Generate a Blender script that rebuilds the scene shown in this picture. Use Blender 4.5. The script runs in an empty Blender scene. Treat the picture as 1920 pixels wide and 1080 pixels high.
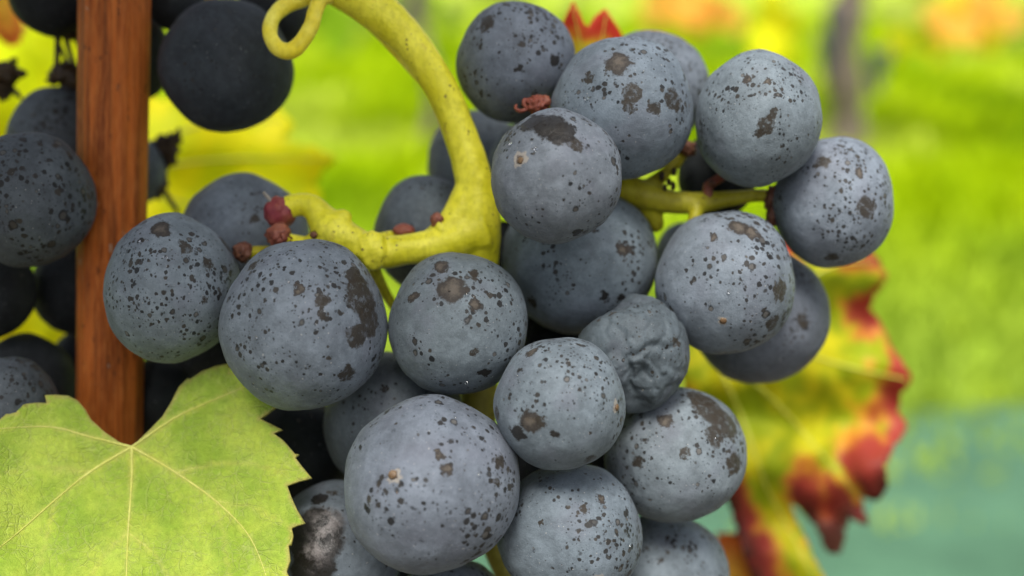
import bpy, bmesh, math, random
import numpy as np
from mathutils import Vector, Matrix, noise
from mathutils.geometry import delaunay_2d_cdt

R = math.radians
scene = bpy.context.scene
col = scene.collection
random.seed(7)
rng = np.random.default_rng(11)

# ------------------------------------------------------------------ camera, light, exposure
CAM_H, PITCH = 0.72, R(18)
F = 960 / math.tan(R(25))                       # focal length in photo pixels (1920 wide)
FOCUS, FSTOP = 0.1025, 13.0
cam = bpy.data.cameras.new('camera')
cam.sensor_width = 36
cam.angle = R(50)
cam.clip_start, cam.clip_end = 0.005, 500
cam.dof.use_dof = True
cam.dof.focus_distance = FOCUS
cam.dof.aperture_fstop = FSTOP
cam_o = bpy.data.objects.new('camera', cam)
col.objects.link(cam_o)
cam_o.location = (0, 0, CAM_H)
cam_o.rotation_euler = (R(90) - PITCH, 0, 0)
scene.camera = cam_o

SUN_EL, SUN_AZ = 63, -20                        # sun behind the camera's left shoulder
w = bpy.data.worlds.new('World'); scene.world = w; w.use_nodes = True
wn = w.node_tree; bg = wn.nodes['Background']
sky = wn.nodes.new('ShaderNodeTexSky'); sky.sky_type = 'NISHITA'; sky.sun_disc = False
sky.sun_elevation = R(SUN_EL); sky.sun_rotation = R(180 + SUN_AZ)
sky.air_density = 1.0; sky.dust_density = 3.5; sky.ozone_density = 1.0
hs = wn.nodes.new('ShaderNodeHueSaturation'); hs.inputs['Saturation'].default_value = 0.45
wn.links.new(sky.outputs[0], hs.inputs['Color']); wn.links.new(hs.outputs[0], bg.inputs[0])
bg.inputs[1].default_value = 0.05
sd = bpy.data.lights.new('sun', 'SUN'); sd.energy = 1.5; sd.angle = R(24); sd.color = (1, .96, .89)
so = bpy.data.objects.new('sun', sd); col.objects.link(so)
sv = Vector((math.sin(R(SUN_AZ)) * math.cos(R(SUN_EL)), -math.cos(R(SUN_AZ)) * math.cos(R(SUN_EL)), math.sin(R(SUN_EL))))
so.rotation_euler = sv.to_track_quat('Z', 'Y').to_euler()
so.location = (-1, -1, 3)
scene.view_settings.view_transform = 'Standard'
scene.view_settings.look = 'None'
scene.view_settings.exposure = 1.9
scene.view_settings.gamma = 1
scene.render.engine = 'CYCLES'
scene.cycles.use_denoising = True
scene.cycles.max_bounces = 8
scene.cycles.transparent_max_bounces = 8

RT = Vector((1, 0, 0)); FW = Vector((0, math.cos(PITCH), -math.sin(PITCH))); UP = Vector((0, math.sin(PITCH), math.cos(PITCH)))
CP = Vector((0, 0, CAM_H))
def P(px, py, mm):                              # photo pixel at a depth (mm along the lens axis) -> world point
    d = mm * .001
    return CP + RT * ((px - 960) / F * d) + UP * (-(py - 540) / F * d) + FW * d
def ground_at(px, py, z=0.0):
    r = RT * ((px - 960) / F) + UP * (-(py - 540) / F) + FW
    t = (z - CAM_H) / r.z
    return CP + r * t
def at_y(px, py, y):
    r = RT * ((px - 960) / F) + UP * (-(py - 540) / F) + FW
    return CP + r * (y / r.y)

# ------------------------------------------------------------------ helpers
def link(name, me, parent=None, mat=None):
    o = bpy.data.objects.new(name, me); col.objects.link(o)
    if parent is not None: o.parent = parent
    if mat is not None and me is not None: me.materials.append(mat)
    return o
def tag(o, label=None, cat=None, group=None, kind=None):
    if label: o['label'] = label
    if cat: o['category'] = cat
    if group: o['group'] = group
    if kind: o['kind'] = kind
    return o
def empty(name, loc):
    o = bpy.data.objects.new(name, None); col.objects.link(o); o.location = loc; o.empty_display_size = .005
    bpy.context.view_layer.update() if False else None
    return o
def child(name, me, root, mat):                 # mesh built in world coordinates, hung under a root standing at root.location
    o = link(name, me, root, mat)
    o.matrix_parent_inverse = Matrix.Translation(-Vector(root.location))
    return o
def mesh(name, V, Fc, smooth=True):
    me = bpy.data.meshes.new(name); me.from_pydata([tuple(v) for v in V], [], [tuple(f) for f in Fc]); me.update()
    if smooth: me.polygons.foreach_set('use_smooth', [True] * len(me.polygons))
    return me
def set_col(me, cols, name='tint'):
    a = me.color_attributes.new(name, 'FLOAT_COLOR', 'POINT')
    c = np.ones((len(me.vertices), 4), np.float32); c[:, :3] = cols
    a.data.foreach_set('color', c.ravel())

class N:                                        # tiny node-graph writer
    def __init__(s, name):
        s.m = bpy.data.materials.new(name); s.m.use_nodes = True; s.t = s.m.node_tree
        s.b = s.t.nodes['Principled BSDF']; s.out = s.t.nodes['Material Output']
    def n(s, typ, **kw):
        nd = s.t.nodes.new('ShaderNode' + typ)
        for k, v in kw.items():
            if k.startswith('i_'): s.put(nd.inputs[k[2:].replace('_', ' ')], v)
            else: setattr(nd, k, v)
        return nd
    def put(s, sock, v):
        if isinstance(v, bpy.types.NodeSocket): s.t.links.new(v, sock)
        elif isinstance(v, bpy.types.Node): s.t.links.new(v.outputs[0], sock)
        else: sock.default_value = v
    def math(s, op, a, b=0.0, c=0.0, clamp=False):
        nd = s.t.nodes.new('ShaderNodeMath'); nd.operation = op; nd.use_clamp = clamp
        for i, v in enumerate((a, b, c)): s.put(nd.inputs[i], v)
        return nd.outputs[0]
    def vm(s, op, a, b=(0, 0, 0)):
        nd = s.t.nodes.new('ShaderNodeVectorMath'); nd.operation = op
        s.put(nd.inputs[0], a)
        if op == 'SCALE': s.put(nd.inputs['Scale'], b)
        else: s.put(nd.inputs[1], b)
        return nd.outputs['Value'] if op in ('DISTANCE', 'DOT_PRODUCT', 'LENGTH') else nd.outputs[0]
    def mix(s, f, a, b, typ='MIX'):
        nd = s.t.nodes.new('ShaderNodeMix'); nd.data_type = 'RGBA'; nd.blend_type = typ
        s.put(nd.inputs[0], f); s.put(nd.inputs[6], c4(a)); s.put(nd.inputs[7], c4(b))
        return nd.outputs[2]
    def mr(s, v, a, b, c=0.0, d=1.0, smooth=True):
        nd = s.t.nodes.new('ShaderNodeMapRange'); nd.interpolation_type = 'SMOOTHSTEP' if smooth else 'LINEAR'
        for i, x in enumerate((v, a, b, c, d)): s.put(nd.inputs[i], x)
        return nd.outputs[0]
    def noise(s, vec, scale, detail=2.0, rough=.5, out=0):
        nd = s.n('TexNoise'); s.put(nd.inputs['Vector'], vec); s.put(nd.inputs['Scale'], scale)
        s.put(nd.inputs['Detail'], detail); s.put(nd.inputs['Roughness'], rough)
        return nd.outputs[out]
    def bump(s, h, strength, dist, normal=None):
        nd = s.n('Bump'); s.put(nd.inputs['Height'], h); nd.inputs['Strength'].default_value = strength; nd.inputs['Distance'].default_value = dist
        if normal is not None: s.put(nd.inputs['Normal'], normal)
        return nd.outputs[0]
    def set(s, **kw):
        for k, v in kw.items():
            v = c4(v) if isinstance(v, tuple) and len(v) == 3 else v
            s.put(s.b.inputs[k.replace('_', ' ')], v)
        return s.m
def c4(v): return (*v, 1.0) if isinstance(v, tuple) and len(v) == 3 else v

# ------------------------------------------------------------------ materials
BLOOM = (.133, .159, .183)
def grape_mat(name, patches=(), dens=1.0, bloom=1.0, tint=(1, 1, 1), scale=1.0):
    """waxy bloom over near-black skin; dark rubbed dots, ringed scabs, and named bare patches.
    patches: (direction, radius, kind) on the unit grape; kinds b scab, d glossy bare skin, l pale scab, w whitish wet reflection painted in"""
    g = N(name)
    p = g.n('TexCoord').outputs['Object']
    rnd = g.n('ObjectInfo').outputs['Random']
    off = g.n('CombineXYZ'); g.put(off.inputs[0], g.math('MULTIPLY', rnd, 37.0)); g.put(off.inputs[1], g.math('MULTIPLY', rnd, -61.0)); g.put(off.inputs[2], g.math('MULTIPLY', rnd, 23.0))
    q = g.vm('ADD', p, off)
    nz = g.noise(q, 6.0, 5.0, .68, 1)
    jag = g.vm('SCALE', g.vm('SUBTRACT', nz, (.5, .5, .5)), .30)
    fine = g.vm('SCALE', g.vm('SUBTRACT', g.noise(q, 15.0, 2.0, .5, 1), (.5, .5, .5)), .045)
    qd = g.vm('ADD', q, fine)
    pj = g.vm('ADD', g.vm('ADD', p, jag), fine)
    # where dots crowd
    dn = g.math('ADD', g.noise(q, 1.5, 2.0, .5), g.math('MULTIPLY', g.vm('DOT_PRODUCT', p, (.5, -.2, .45)), .16))
    crowd = g.mr(dn, .38, .64, .30, 1.0)
    def dots(sc, rmax, add, pw):
        v = g.n('TexVoronoi'); g.put(v.inputs['Vector'], g.vm('ADD', qd, add)); v.inputs['Scale'].default_value = sc * scale
        sep = g.n('SeparateColor'); g.put(sep.inputs[0], v.outputs['Color'])
        thr = g.math('MULTIPLY', g.math('MULTIPLY', g.math('POWER', sep.outputs[0], pw), rmax * dens), crowd)
        m = g.math('DIVIDE', g.math('SUBTRACT', thr, v.outputs['Distance']), .085, clamp=True)
        return m, g.math('DIVIDE', v.outputs['Distance'], g.math('MAXIMUM', thr, .01)), sep.outputs[1]
    m1, _, h1 = dots(10.5, .54, (0, 0, 0), 1.3)
    m2, _, h2 = dots(7.0, .47, (5.3, 1.7, 8.1), 1.7)
    m3, r3, h3 = dots(5.0, .41, (2.1, 9.2, 3.3), 1.6)
    m4, _, h4 = dots(19.0, .48, (7.7, 4.2, 1.3), 1.6)
    # bloom tone
    t1 = g.noise(q, 2.2, 3.0, .6); t2 = g.noise(q, 45.0, 2.0, .6); t3 = g.noise(q, 9.0, 4.0, .65)
    tone = g.math('ADD', g.math('ADD', g.math('MULTIPLY', t1, .50), g.math('MULTIPLY', t3, .42)), g.math('MULTIPLY', t2, .22))
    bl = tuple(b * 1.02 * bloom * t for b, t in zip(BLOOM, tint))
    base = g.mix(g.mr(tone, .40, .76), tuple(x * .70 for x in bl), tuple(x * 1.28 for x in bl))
    # violet breath where the wax is thin
    base = g.mix(g.math('MULTIPLY', g.mr(g.noise(g.vm('ADD', q, (3, 3, 3)), 1.7, 2.0), .5, .75), .35), base, tuple(bloom * x for x in (.128, .134, .168)))
    dark, brown, pale = (.007, .007, .0075), (.036, .030, .023), (.17, .15, .125)
    c = g.mix(g.math('MULTIPLY', m4, .75), base, (.034, .037, .042))
    c = g.mix(g.math('MULTIPLY', m1, .93), c, g.mix(h1, dark, (.024, .021, .018)))
    c = g.mix(g.math('MULTIPLY', m2, .93), c, g.mix(h2, dark, brown))
    ring = g.mix(g.mr(r3, .45, .8), g.mix(h3, (.105, .10, .092), brown), (.011, .010, .0095))
    c = g.mix(g.math('MULTIPLY', m3, .9), c, ring)
    allm = g.math('MAXIMUM', g.math('MAXIMUM', m1, m2), m3)
    # pale specks of dust
    sp = g.n('TexVoronoi'); g.put(sp.inputs['Vector'], qd); sp.inputs['Scale'].default_value = 24
    ss = g.n('SeparateColor'); g.put(ss.inputs[0], sp.outputs['Color'])
    spk = g.math('MULTIPLY', g.math('DIVIDE', g.math('SUBTRACT', g.math('MULTIPLY', g.math('POWER', ss.outputs[1], 6.0), .26), sp.outputs['Distance']), .06, clamp=True), .6)
    c = g.mix(spk, c, (.34, .34, .33))
    gloss = g.math('MULTIPLY', allm, .25)
    bare = allm
    for d, r, k in patches:
        dist = g.vm('DISTANCE', pj, tuple(d))
        m = g.mr(dist, r * 1.08, r * .82)
        if k == 'b': cc = g.mix(g.noise(q, 20.0, 4.0, .75), (.012, .0095, .007), (.046, .037, .026))
        elif k == 'd': cc = g.mix(g.noise(q, 30.0, 2.0, .7), (.007, .0065, .006), (.028, .024, .020))
        elif k == 'l': cc = g.mix(g.mr(g.math('ADD', dist, g.math('MULTIPLY', g.noise(q, 18.0, 3.0, .7), r * .9)), r * .55, r * 1.25), (.088, .072, .055), (.028, .022, .017))
        elif k == 'w': cc = g.mix(g.noise(q, 6.0, 4.0, .7), (.035, .03, .03), (.34, .31, .30)); m = g.math('MULTIPLY', g.mr(dist, r * 1.3, r * .2), g.mr(g.noise(q, 5.5, 4.0, .7), .38, .62))  # w: whitish wet reflections put into the skin colour
        elif k == 's': cc = g.mix(g.mr(dist, r * .25, r * .5), (.085, .055, .035), (.30, .27, .23)); m = g.math('MULTIPLY', m, .85)
        if k == 'b': m = g.math('MULTIPLY', m, g.mr(g.noise(q, 13.0, 4.0, .7), .33, .50, .35, 1.0))
        c = g.mix(g.math('MULTIPLY', m, .95), c, cc)
        if k in 'bd':
            gloss = g.math('MAXIMUM', gloss, g.math('MULTIPLY', m, 1.0 if k == 'd' else .30)); bare = g.math('MAXIMUM', bare, m)
    h = g.math('ADD', g.math('MULTIPLY', bare, -.5), g.math('MULTIPLY', t2, .10))
    h = g.math('ADD', h, g.math('MULTIPLY', t1, .5))
    g.set(Base_Color=c, Roughness=g.mr(gloss, 0, 1, .62, .24, False), Normal=g.bump(h, .15, .05))
    g.b.inputs['Specular IOR Level'].default_value = .22 if bloom > .3 else .12
    g.b.inputs['Sheen Weight'].default_value = .05 * bloom; g.b.inputs['Sheen Roughness'].default_value = .45
    g.b.inputs['Sheen Tint'].default_value = (.80, .88, 1, 1)
    return g.m

def leaf_mat(name, transl=.35, veincol=(.50, .52, .16), fine=1.0, sat=1.0):
    g = N(name)
    a = g.n('Attribute', attribute_name='tint').outputs['Color']
    uv = g.n('Attribute', attribute_name='flat').outputs['Vector']      # leaf plane coordinates in mm
    n1 = g.noise(uv, .35, 4.0, .6); n2 = g.noise(uv, 2.5, 3.0, .6)
    c = g.mix(g.mr(n1, .3, .7), a, g.mix(1.0, a, (1.10, 1.05, .9), 'MULTIPLY'))
    c = g.mix(g.mr(n2, .35, .75, 0, .55 * min(1, fine + .2)), c, g.mix(1.0, c, (.70, .78, .62), 'MULTIPLY'))
    n3 = g.noise(uv, 7.0, 3.0, .7); c = g.mix(g.mr(n3, .42, .72, 0, .65 * fine), c, g.mix(1.0, c, (.62, .72, .50), 'MULTIPLY'))
    wv = g.vm('ADD', uv, g.vm('SCALE', g.noise(uv, .6, 2.0, .5, 1), 0.9))
    edges = []
    for sc, wd, st in ((.42, .03, .30), (1.3, .08, .34)):
        v = g.n('TexVoronoi', feature='DISTANCE_TO_EDGE'); g.put(v.inputs['Vector'], wv); v.inputs['Scale'].default_value = sc
        e = g.math('MULTIPLY', g.mr(v.outputs['Distance'], wd, 0.0), g.mr(g.noise(g.vm('ADD', uv, (40, 7, 0)), .4, 2.0), .36, .58))
        edges.append(e); c = g.mix(g.math('MULTIPLY', e, st * fine), c, veincol)
    # tiny pale scuffs
    sc2 = g.n('TexNoise'); g.put(sc2.inputs['Vector'], g.vm('MULTIPLY', wv, (1, 1, 1))); sc2.inputs['Scale'].default_value = 3.4; sc2.inputs['Detail'].default_value = 5; sc2.inputs['Roughness'].default_value = .75
    c = g.mix(g.mr(sc2.outputs[0], .60, .76, 0, .30 * fine), c, (.52, .56, .26))
    h = g.math('ADD', g.math('MULTIPLY', edges[0], -.7), g.math('MULTIPLY', edges[1], -.4))
    h = g.math('ADD', h, g.math('ADD', g.math('MULTIPLY', n2, .6), g.math('MULTIPLY', n3, .4)))
    nb = g.bump(h, .55 * fine, .0006)
    g.set(Base_Color=c, Roughness=.52, Normal=nb)
    g.b.inputs['Specular IOR Level'].default_value = .25
    tr = g.n('BsdfTranslucent'); g.put(tr.inputs[0], g.mix(1.0, c, (1.0, 1.0, .55), 'MULTIPLY'))
    ms = g.n('MixShader'); ms.inputs[0].default_value = transl
    g.put(ms.inputs[1], g.b.outputs[0]); g.put(ms.inputs[2], tr.outputs[0]); g.put(g.out.inputs[0], ms.outputs[0])
    return g.m

def stem_mat(name, ca, cb, speck=(.10, .055, .02), amount=1.0, rough=.45):
    g = N(name)
    p = g.vm('SCALE', g.n('NewGeometry').outputs['Position'], 1000.0)
    n1 = g.noise(p, .28, 3.0, .6); n2 = g.noise(p, 1.4, 4.0, .65)
    c = g.mix(g.mr(n1, .32, .68), ca, cb)
    c = g.mix(g.mr(n2, .4, .75, 0, .45), c, tuple(x * .60 for x in ca))
    fb = g.noise(g.vm('MULTIPLY', p, (1, 1, .12)), 3.2, 3.0, .6)
    c = g.mix(g.mr(fb, .45, .7, 0, .28), c, tuple(x * .66 for x in ca))
    v = g.n('TexVoronoi'); g.put(v.inputs['Vector'], g.vm('ADD', p, g.vm('SCALE', g.noise(p, 3.0, 2.0, .5, 1), .25))); v.inputs['Scale'].default_value = 2.1
    s = g.n('SeparateColor'); g.put(s.inputs[0], v.outputs['Color'])
    thr = g.math('MULTIPLY', g.math('POWER', s.outputs[0], 2.2), .30 * amount)
    m = g.math('MULTIPLY', g.math('DIVIDE', g.math('SUBTRACT', thr, v.outputs['Distance']), .10, clamp=True), g.mr(g.noise(p, .35, 2.0), .42, .6))
    c = g.mix(g.math('MULTIPLY', m, .75), c, speck)
    # brownish scuffed zones
    c = g.mix(g.math('MULTIPLY', g.mr(g.noise(g.vm('ADD', p, (20, 3, 9)), .30, 4.0, .65), .60, .78), .42 * amount), c, (.33, .20, .06))
    g.set(Base_Color=c, Roughness=rough, Normal=g.bump(g.math('ADD', n2, g.math('MULTIPLY', g.noise(p, 6.0, 2.0), .3)), .22, .0006))
    g.b.inputs['Subsurface Weight'].default_value = .12; g.b.inputs['Subsurface Radius'].default_value = (.0012, .0009, .0003); g.b.inputs['Subsurface Scale'].default_value = 1.0
    g.b.inputs['Specular IOR Level'].default_value = .3
    return g.m
M_STEM = stem_mat('stem_green_yellow', (.70, .65, .018), (.88, .82, .060), amount=1.5, rough=.36)
M_SIDE = stem_mat('side_stem_olive', (.34, .30, .012), (.48, .44, .020), amount=1.6)
M_TENDRIL = stem_mat('tendril_yellow', (.90, .74, .035), (.95, .86, .14), amount=.4)
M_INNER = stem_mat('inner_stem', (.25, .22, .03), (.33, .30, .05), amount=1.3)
M_RED = stem_mat('receptacle_red', (.22, .028, .040), (.30, .10, .06), speck=(.06, .02, .015))
M_RUST = stem_mat('receptacle_rust', (.20, .048, .030), (.30, .11, .065), speck=(.05, .02, .012), amount=1.5)
M_BROWN = stem_mat('receptacle_brown', (.11, .035, .022), (.19, .085, .05), speck=(.03, .012, .01), amount=1.5)
M_DRY = stem_mat('dry_brown', (.035, .020, .010), (.075, .045, .018), speck=(.01, .008, .006))

def cane_mat():
    g = N('brown_cane_bark')
    a = g.n('Attribute', attribute_name='flat').outputs['Vector']       # (angle*radius mm, length mm, 0)
    lon = g.vm('MULTIPLY', a, (1, .045, 1)); med = g.vm('MULTIPLY', a, (1, .12, 1))
    n1 = g.noise(lon, .9, 4.0, .6); n2 = g.noise(med, 3.4, 4.0, .65)
    c = g.mix(g.mr(n1, .32, .68), (.17, .036, .006), (.52, .130, .020))
    c = g.mix(g.mr(n2, .38, .72, 0, .55), c, (.60, .20, .045))
    c = g.mix(g.math('MULTIPLY', g.mr(g.noise(lon, 1.5, 3.0, .6), .50, .66), .50), c, (.105, .030, .008))
    fl = g.vm('MULTIPLY', a, (1, .42, 1))
    v = g.n('TexVoronoi'); g.put(v.inputs['Vector'], g.vm('ADD', fl, g.vm('SCALE', g.noise(a, 2.0, 2.0, .5, 1), .5))); v.inputs['Scale'].default_value = 1.5
    s = g.n('SeparateColor'); g.put(s.inputs[0], v.outputs['Color'])
    m = g.math('DIVIDE', g.math('SUBTRACT', g.math('MULTIPLY', g.math('POWER', s.outputs[0], 2.0), .36), v.outputs['Distance']), .1, clamp=True)
    c = g.mix(g.math('MULTIPLY', m, .6), c, (.035, .014, .009))
    c = g.mix(g.math('MULTIPLY', g.math('DIVIDE', g.math('SUBTRACT', g.math('MULTIPLY', g.math('POWER', s.outputs[1], 8.0), .3), v.outputs['Distance']), .08, clamp=True), .7), c, (.42, .30, .20))
    h = g.math('ADD', g.math('MULTIPLY', n1, 1.0), g.math('MULTIPLY', n2, .6))
    g.set(Base_Color=c, Roughness=.5, Normal=g.bump(h, .5, .0007))
    g.b.inputs['Specular IOR Level'].default_value = .14
    return g.m

# ------------------------------------------------------------------ ground, strip, grass
def flat_mat(name, build):
    g = N(name); p = g.n('NewGeometry').outputs['Position']; build(g, p); return g.m
def b_ground(g, p):
    n = g.noise(p, 3.0, 5.0, .6)
    c = g.mix(g.mr(n, .35, .65), (.24, .36, .003), (.36, .46, .004))
    g.set(Base_Color=c, Roughness=.9, Normal=g.bump(g.noise(p, 40, 4.0), .5, .02))
def b_strip(g, p):
    n = g.noise(p, 5.0, 5.0, .65); n2 = g.noise(g.vm('MULTIPLY', p, (1, 4, 1)), 14.0, 3.0, .6)
    c = g.mix(g.mr(n, .32, .68), (.040, .108, .058), (.066, .160, .088))
    c = g.mix(g.mr(n2, .45, .7, 0, .4), c, (.028, .080, .045))
    g.set(Base_Color=c, Roughness=.75, Normal=g.bump(n2, .6, .01))
def b_soil(g, p):
    n = g.noise(p, 6.0, 5.0, .65)
    g.set(Base_Color=g.mix(g.mr(n, .35, .65), (.050, .042, .026), (.095, .085, .045)), Roughness=.95, Normal=g.bump(g.noise(p, 40, 4.0), .6, .02))
me = mesh('ground', [(-60, -60, -.008), (60, -60, -.008), (60, 160, -.008), (-60, 160, -.008)], [(0, 1, 2, 3)], False)
tag(link('ground', me, None, flat_mat('vineyard_soil', b_soil)), kind='structure')
me = mesh('meadow', [(-60, 1.0, 0), (60, 1.0, 0), (60, 160, 0), (-60, 160, 0)], [(0, 1, 2, 3)], False)
tag(link('meadow', me, None, flat_mat('meadow_turf', b_ground)), kind='structure')
# teal ground cover under the near row: a rumpled sheet with a wavy far edge
nx, ny = 90, 26; V = []; Fc = []
for j in range(ny + 1):
    for i in range(nx + 1):
        x = -3 + 6 * i / nx
        far = 1.52 + .05 * math.sin(x * 2.3) - .04 * x + .02 * math.sin(x * 9 + 1)
        y = .98 + (far - .98) * j / ny
        z = .006 + .016 * (noise.noise(Vector((x * 5, y * 6, 1))) + .5) + .006 * noise.noise(Vector((x * 22, y * 20, 4)))
        V.append((x, y, max(z, .004)))
for j in range(ny):
    for i in range(nx):
        k = j * (nx + 1) + i; Fc.append((k, k + 1, k + nx + 2, k + nx + 1))
tag(link('ground_cover_sheet', mesh('ground_cover_sheet', V, Fc), None, flat_mat('teal_cover', b_strip)), kind='structure')

def tint_mat(name, transl=.3, rough=.6):
    g = N(name)
    a = g.n('Attribute', attribute_name='tint').outputs['Color']
    g.set(Base_Color=a, Roughness=rough); g.b.inputs['Specular IOR Level'].default_value = .05
    tr = g.n('BsdfTranslucent'); g.put(tr.inputs[0], a)
    ms = g.n('MixShader'); ms.inputs[0].default_value = transl
    g.put(ms.inputs[1], g.b.outputs[0]); g.put(ms.inputs[2], tr.outputs[0]); g.put(g.out.inputs[0], ms.outputs[0])
    return g.m
def grass():
    n = 52000
    y = 1.20 + 8.2 * rng.random(n) ** 1.9
    x = (rng.random(n) * 2 - 1) * (.62 * y + .35)
    far = 1.52 + .05 * np.sin(x * 2.3) - .04 * x + .02 * np.sin(x * 9 + 1)
    keep = (y > far) | (rng.random(n) < .75 * np.exp(-(far - y) * 10)); x, y = x[keep], y[keep]; n = len(x)
    a = rng.random(n) * 2 * np.pi; h = (.035 + .06 * rng.random(n)) * (.8 + .1 * y) * np.clip(.45 + (y - 1.45) * 1.2, .4, 1); wd = (.0035 + .003 * rng.random(n)) * (.7 + .35 * y)
    lean = .3 + .5 * rng.random(n); la = rng.random(n) * 2 * np.pi
    dx, dy = np.cos(a) * wd, np.sin(a) * wd
    lx, ly = np.cos(la) * lean * h, np.sin(la) * lean * h
    V = np.zeros((n, 5, 3))
    V[:, 0] = np.stack([x - dx, y - dy, 0 * x], 1); V[:, 1] = np.stack([x + dx, y + dy, 0 * x], 1)
    V[:, 2] = np.stack([x + dx * .8 + lx * .35, y + dy * .8 + ly * .35, h * .62], 1); V[:, 3] = np.stack([x - dx * .8 + lx * .35, y - dy * .8 + ly * .35, h * .62], 1)
    V[:, 4] = np.stack([x + lx, y + ly, h], 1)
    idx = np.arange(n)[:, None] * 5
    quads = np.concatenate([idx + [0, 1, 2, 3]], 1); tris = idx + [3, 2, 4]
    me = mesh('grass', V.reshape(-1, 3), quads.tolist() + tris.tolist(), False)
    c = np.zeros((n, 3))
    pal = np.array([(.18, .30, .003), (.33, .47, .002), (.43, .56, .003), (.54, .63, .08)])
    for i in range(n):
        f = 1.3 * noise.noise(Vector((x[i] * 2.2 + 4.2, y[i] * 1.3 + 1.7, 5.0))) + .4 * noise.noise(Vector((x[i] * 7, y[i] * 5, 3)))
        k = min(max((f + .7) / 1.4, 0), .999) * 3; q = int(k); c[i] = pal[q] * (1 - k + q) + pal[q + 1] * (k - q)
    k = np.clip((2.7 - y) / 1.1, 0, 1)[:, None] * .65; c = c * (1 - k) + np.array([.33, .46, .085]) * k
    c *= (.8 + .4 * rng.random(n))[:, None]
    set_col(me, np.repeat(c, 5, 0))
    tag(link('grass', me, None, tint_mat('grass_blades', .35)), 'bright green grass alley blurred behind the grapes', 'grass', kind='stuff')
grass()

# ------------------------------------------------------------------ leaf shapes
def leaf_radius(th, tooth=.06, seed=0):         # th = 0 is the tip lobe, +-pi the petiole notch
    t = abs(th) / math.pi
    lobes = ((0, 1.0, .16), (.32, .90, .14), (.62, .72, .15), (.86, .55, .12))
    r = .36
    for c, a, wd in lobes: r = max(r, .36 + (a - .36) * math.exp(-((t - c) / wd) ** 2))
    if t > .93: r *= 1 - (t - .93) / .07 * .82
    k = 26 * t + seed
    r *= 1 + tooth * (abs((k % 1) - .4) * 2 - .5)
    return r
def grid_leaf(name, rings, ang, size, colf, cup=.15, wav=.06, seed=0, thick=.00025, tooth=.07):
    """a lobed vine leaf in its own plane (x right, y tip, z up), with real thickness"""
    V = [(0, 0, 0)]; T = [(0.0, 0.0)]
    for j in range(1, rings + 1):
        for i in range(ang):
            th = -math.pi + 2 * math.pi * (i + .5) / ang
            r = leaf_radius(th, tooth, seed) * j / rings
            x, y = r * math.sin(th), r * math.cos(th)
            z = -cup * r * r + wav * math.sin(th * 5 + seed) * r * r + wav * .7 * noise.noise(Vector((x * 3 + seed, y * 3, seed)))
            V.append((x * size, y * size, z * size)); T.append((j / rings, th))
    Fc = [(0, 1 + i, 1 + (i + 1) % ang) for i in range(ang) if i != ang - 1]
    for j in range(rings - 1):
        for i in range(ang - 1):
            a = 1 + j * ang + i; b = a + ang
            Fc.append((a, b, b + 1, a + 1))
    cols = np.array([colf(t, th, seed) for t, th in T])
    me = mesh(name, V, Fc); n = len(V)
    V2 = [Vector(v) - me.vertices[i].normal * thick for i, v in enumerate(V)]
    rim = [1 + (rings - 1) * ang + i for i in range(ang)]
    Fb = [tuple(n + i for i in reversed(f)) for f in Fc] + [(rim[i], rim[i + 1], n + rim[i + 1], n + rim[i]) for i in range(ang - 1)]
    me = mesh(name, V + V2, [tuple(reversed(f)) for f in Fc] + [tuple(reversed(f)) for f in Fb]) if False else mesh(name, V + V2, Fc + Fb)
    set_col(me, np.concatenate([cols, cols]))
    fl = me.attributes.new('flat', 'FLOAT_VECTOR', 'POINT')
    fl.data.foreach_set('vector', np.array([(v[0] * 1000, v[1] * 1000, 0) for v in V] * 2, np.float32).ravel())
    return me
def lerp3(a, b, t): return tuple(x + (y - x) * t for x, y in zip(a, b))
def ramp(stops, t):
    t = min(max(t, stops[0][0]), stops[-1][0])
    for (a, ca), (b, cb) in zip(stops, stops[1:]):
        if t <= b: return lerp3(ca, cb, (t - a) / max(b - a, 1e-6))
    return stops[-1][1]
YELLOW = ((0, (.76, .78, .003)), (.6, (.90, .86, .003)), (1, (.94, .82, .004)), (1.15, (.80, .50, .02)))
LIME = ((0, (.74, .84, .002)), (.7, (.84, .88, .002)), (1, (.90, .82, .004)))
ORANGE = ((0, (.62, .50, .03)), (.5, (.74, .38, .05)), (1, (.72, .20, .04)))
REDTIP = ((0, (.55, .52, .03)), (.55, (.72, .48, .03)), (.8, (.70, .14, .03)), (1, (.55, .04, .025)))
GREEN = ((0, (.10, .17, .02)), (1, (.14, .22, .025)))
def colf_of(stops, amp=.25):
    def f(t, th, s):
        return ramp(stops, t + amp * noise.noise(Vector((t * 2.5 * math.cos(th) + s, t * 2.5 * math.sin(th), s))))
    return f
M_LEAF_FAR = leaf_mat('leaf_autumn', .45, fine=.15)
def orient(tip_deg, tilt_deg, yaw_deg):         # leaf facing the lens, tip direction in the picture, then tilted
    B = Matrix((RT, UP, -FW)).transposed()      # local x right, y up, z toward camera
    return B @ Matrix.Rotation(R(yaw_deg), 3, 'Y') @ Matrix.Rotation(R(tilt_deg), 3, 'X') @ Matrix.Rotation(R(tip_deg), 3, 'Z')
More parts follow.
